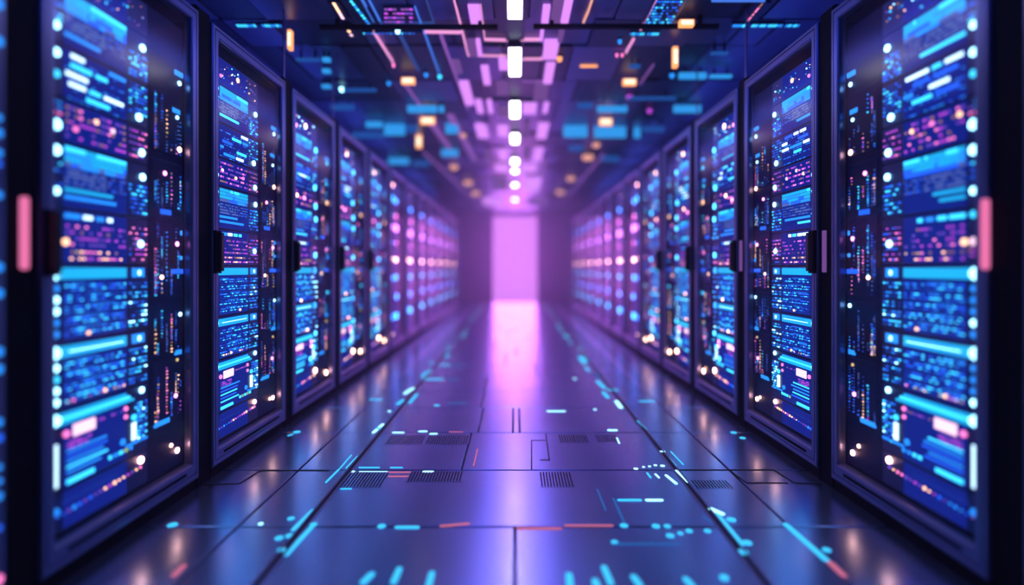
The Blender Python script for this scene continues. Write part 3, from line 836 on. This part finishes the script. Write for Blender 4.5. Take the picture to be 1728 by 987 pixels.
DOT = [(471,908,7),(475,928,7),(489,904,7),(491,875,6),(529,885,6),(595,796,4),(639,723,5),(501,729,6),(291,886,8),(440,884,4),(644,888,7),(657,694,3),(737,684,5),(728,612,5),
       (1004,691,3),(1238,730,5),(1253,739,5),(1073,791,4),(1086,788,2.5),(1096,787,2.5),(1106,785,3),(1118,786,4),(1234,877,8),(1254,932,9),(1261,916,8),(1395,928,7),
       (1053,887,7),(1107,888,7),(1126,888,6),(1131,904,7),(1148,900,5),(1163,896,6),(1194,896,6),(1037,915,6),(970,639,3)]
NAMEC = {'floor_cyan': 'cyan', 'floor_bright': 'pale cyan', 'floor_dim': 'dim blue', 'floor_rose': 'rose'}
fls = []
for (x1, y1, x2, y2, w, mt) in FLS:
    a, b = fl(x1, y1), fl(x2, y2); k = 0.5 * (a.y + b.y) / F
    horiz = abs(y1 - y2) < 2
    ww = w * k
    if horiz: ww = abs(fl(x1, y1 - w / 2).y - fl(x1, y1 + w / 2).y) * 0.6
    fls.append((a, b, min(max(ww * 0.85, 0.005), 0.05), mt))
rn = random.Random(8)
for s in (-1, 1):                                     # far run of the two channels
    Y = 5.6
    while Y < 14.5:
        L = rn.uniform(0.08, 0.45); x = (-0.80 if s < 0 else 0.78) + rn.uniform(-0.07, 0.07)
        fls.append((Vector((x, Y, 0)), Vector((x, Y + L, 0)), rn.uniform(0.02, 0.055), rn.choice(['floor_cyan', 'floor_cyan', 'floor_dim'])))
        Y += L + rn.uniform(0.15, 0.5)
def zone(p):
    x = p.x
    return ('by the left racks' if x < -0.95 else 'along the left channel' if x < -0.62 else 'left of the middle' if x < 0 else
            'right of the middle' if x < 0.6 else 'along the right channel' if x < 0.95 else 'by the right racks')
cnt = {}
for (a, b, w, mt) in sorted(fls, key=lambda e: min(e[0].y, e[1].y)):
    c = (a + b) / 2
    m = MB(); m.bar(a - c, b - c, w, 0.0015, mt, Vector((0, 0, 1)), 4)
    o = m.build('floor_light', None, None, (c.x, c.y, 0.0005))
    key = (NAMEC[mt], zone(c)); cnt[key] = cnt.get(key, 0) + 1
    tag(o, '%s floor dash %s, %s such from the camera' % (key[0], key[1], ORD[cnt[key]]), 'floor light', 'light dashes in the floor')
cnt = {}
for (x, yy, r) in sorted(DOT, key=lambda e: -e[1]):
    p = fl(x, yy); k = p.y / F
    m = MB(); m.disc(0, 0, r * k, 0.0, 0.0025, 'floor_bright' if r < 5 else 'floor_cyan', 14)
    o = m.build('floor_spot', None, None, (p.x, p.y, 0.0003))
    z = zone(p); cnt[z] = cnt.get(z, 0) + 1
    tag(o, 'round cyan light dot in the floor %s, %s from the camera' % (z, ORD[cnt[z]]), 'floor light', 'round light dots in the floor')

# floor grilles: x0, x1, y0, y1
FV = [(582,650,797,822,'left wide grille in the floor, in front of the long cross seam'),(690,780,796,812,'barcode-like floor grille left of the middle, in front of the long cross seam'),
      (655,715,735,749,'barcode-like floor grille beside the left channel, behind the long cross seam'),(721,790,735,749,'barcode-like floor grille left of the middle, behind the long cross seam'),
      (911,966,797,821,'short floor grille right of the middle, in front of the long cross seam'),(943,992,734,746,'barcode-like floor grille right of the middle, behind the long cross seam'),
      (1006,1042,734,745,'narrow floor grille beside the right channel, behind the long cross seam'),(1170,1232,811,824,'faint slanted floor grille outside the right channel')]
for (x0, x1, y0, y1, lab) in FV:
    ym = (y0 + y1) / 2
    a, b = fl(x0, ym), fl(x1, ym); ya, yb = fl(0, y1).y, fl(0, y0).y
    c = Vector(((a.x + b.x) / 2, (ya + yb) / 2, 0)); W = (b.x - a.x) / 2; D = (yb - ya) / 2
    t = empty('floor_grille', c)
    m = MB(); m.box(-W - .006, W + .006, -D - .006, D + .006, 0.0002, 0.0010, 'floor_metal'); m.build('plate', t)
    nn = max(4, int(W * 2 / 0.0135)); st = 2 * W / nn
    m = MB()
    for i in range(nn):
        u = -W + st * (i + .5)
        m.box(u - 0.0032, u + 0.0032, -D, D, 0.0010, 0.0016, 'seam')
    m.build('slat_pattern', t)
    tag(t, lab, 'floor grille', 'grilles in the floor')
# small outlined hatch
m = MB()
p = [fl(897, 743), fl(921, 743), fl(927, 777)]
for a, b in ((fl(897, 743), fl(897, 792)), (fl(897, 743), fl(921, 743)), (fl(921, 732), fl(927, 777)), (fl(911, 776), fl(927, 776))):
    m.bar(a - p[0], b - p[0], 0.006, 0.0012, 'seam')
o = m.build('floor_hatch', None, None, p[0] + Vector((0, 0, .0004))); tag(o, 'small outlined hatch in the floor just right of the middle', 'floor hatch')
for s, pts, lab in ((-1, [(345, 818), (405, 816), (440, 794), (556, 794)], 'dark bent seam strip in the floor by the second left rack'),
                    (1, [(1135, 793), (1305, 793), (1340, 815), (1388, 817)], 'dark bent seam strip in the floor by the second right rack'),
                    (1, [(1232, 795), (1260, 815), (1330, 815)], 'short pale bent seam strip in the floor outside the right channel')):
    P3 = [fl(*q) for q in pts]; m = MB()
    for a, b in zip(P3[:-1], P3[1:]): m.bar(a - P3[0], b - P3[0], 0.009, 0.0014, 'seam')
    o = m.build('seam_strip', None, None, P3[0] + Vector((0, 0, .0004))); tag(o, lab, 'floor seam')

# ------------------------------------------------------------------ light
def area(name, loc, rot, sx, sy, power, colr):
    l = bpy.data.lights.new(name, 'AREA'); l.shape = 'RECTANGLE'; l.size = sx; l.size_y = sy; l.energy = power; l.color = colr
    o = bpy.data.objects.new(name, l); col.objects.link(o); o.location = loc; o.rotation_euler = rot
    return o
# added blue and violet fill lights without fixtures, for rack fronts, ceiling and floor
for s in (-1, 1):
    area('side_strip_lamp', (s * 0.35, 6.2, 2.50), (0, s * math.radians(-48), 0), 0.10, 12.0, 24, (0.06, 0.13, 1.0))  # unseen blue fill added to brighten the racks, no strip hangs here
for s in (-1, 1):
    area('rack_top_lamp', (s * 1.95, 7.0, 2.2), (math.radians(180), 0, 0), 0.15, 12.0, 14, (0.06, 0.13, 1.0))  # unseen upward fill added to turn the upper ceiling blue
area('ceiling_strip_lamp', (0, 10.2, 2.50), (0, 0, 0), 0.12, 9.0, 20, (0.66, 0.20, 1.0))  # violet fill added under the ceiling, not a fixture
# daylight-strength glow out of the far doorway
area('doorway_light', (0, YE + 0.06, 1.25), (math.radians(-90), 0, 0), 1.25, 2.4, 75, (0.72, 0.16, 1.0))
w = bpy.data.worlds.new('World'); scn.world = w; w.use_nodes = True
w.node_tree.nodes['Background'].inputs[0].default_value = (0.02, 0.02, 0.1, 1)
w.node_tree.nodes['Background'].inputs[1].default_value = 0.3

# ------------------------------------------------------------------ camera
cd = bpy.data.cameras.new('camera'); cam = bpy.data.objects.new('camera', cd); col.objects.link(cam)
cam.location = (0, 0, CH); cam.rotation_euler = (math.pi / 2, 0, 0)
cd.sensor_fit = 'HORIZONTAL'; cd.sensor_width = 36; cd.lens = 36 * F / 1728
cd.shift_x = -(CX - 864) / 1728; cd.shift_y = -(493.5 - HY) / 1728
cd.clip_start = 0.02; cd.clip_end = 100
cd.dof.use_dof = True; cd.dof.focus_distance = 2.65; cd.dof.aperture_fstop = 0.32
scn.camera = cam

scn.view_settings.view_transform = 'Standard'; scn.view_settings.look = 'None'
scn.view_settings.exposure = 0.0; scn.view_settings.gamma = 1.0; scn.view_settings.use_curve_mapping = False
cy = scn.cycles
cy.use_denoising = True
try: cy.denoiser = 'OPENIMAGEDENOISE'
except Exception: pass
cy.max_bounces = 8; cy.diffuse_bounces = 2; cy.glossy_bounces = 4; cy.transmission_bounces = 4; cy.transparent_max_bounces = 16; cy.volume_bounces = 0
cy.caustics_reflective = False; cy.caustics_refractive = False
cy.sample_clamp_indirect = 6.0
cy.use_light_tree = True
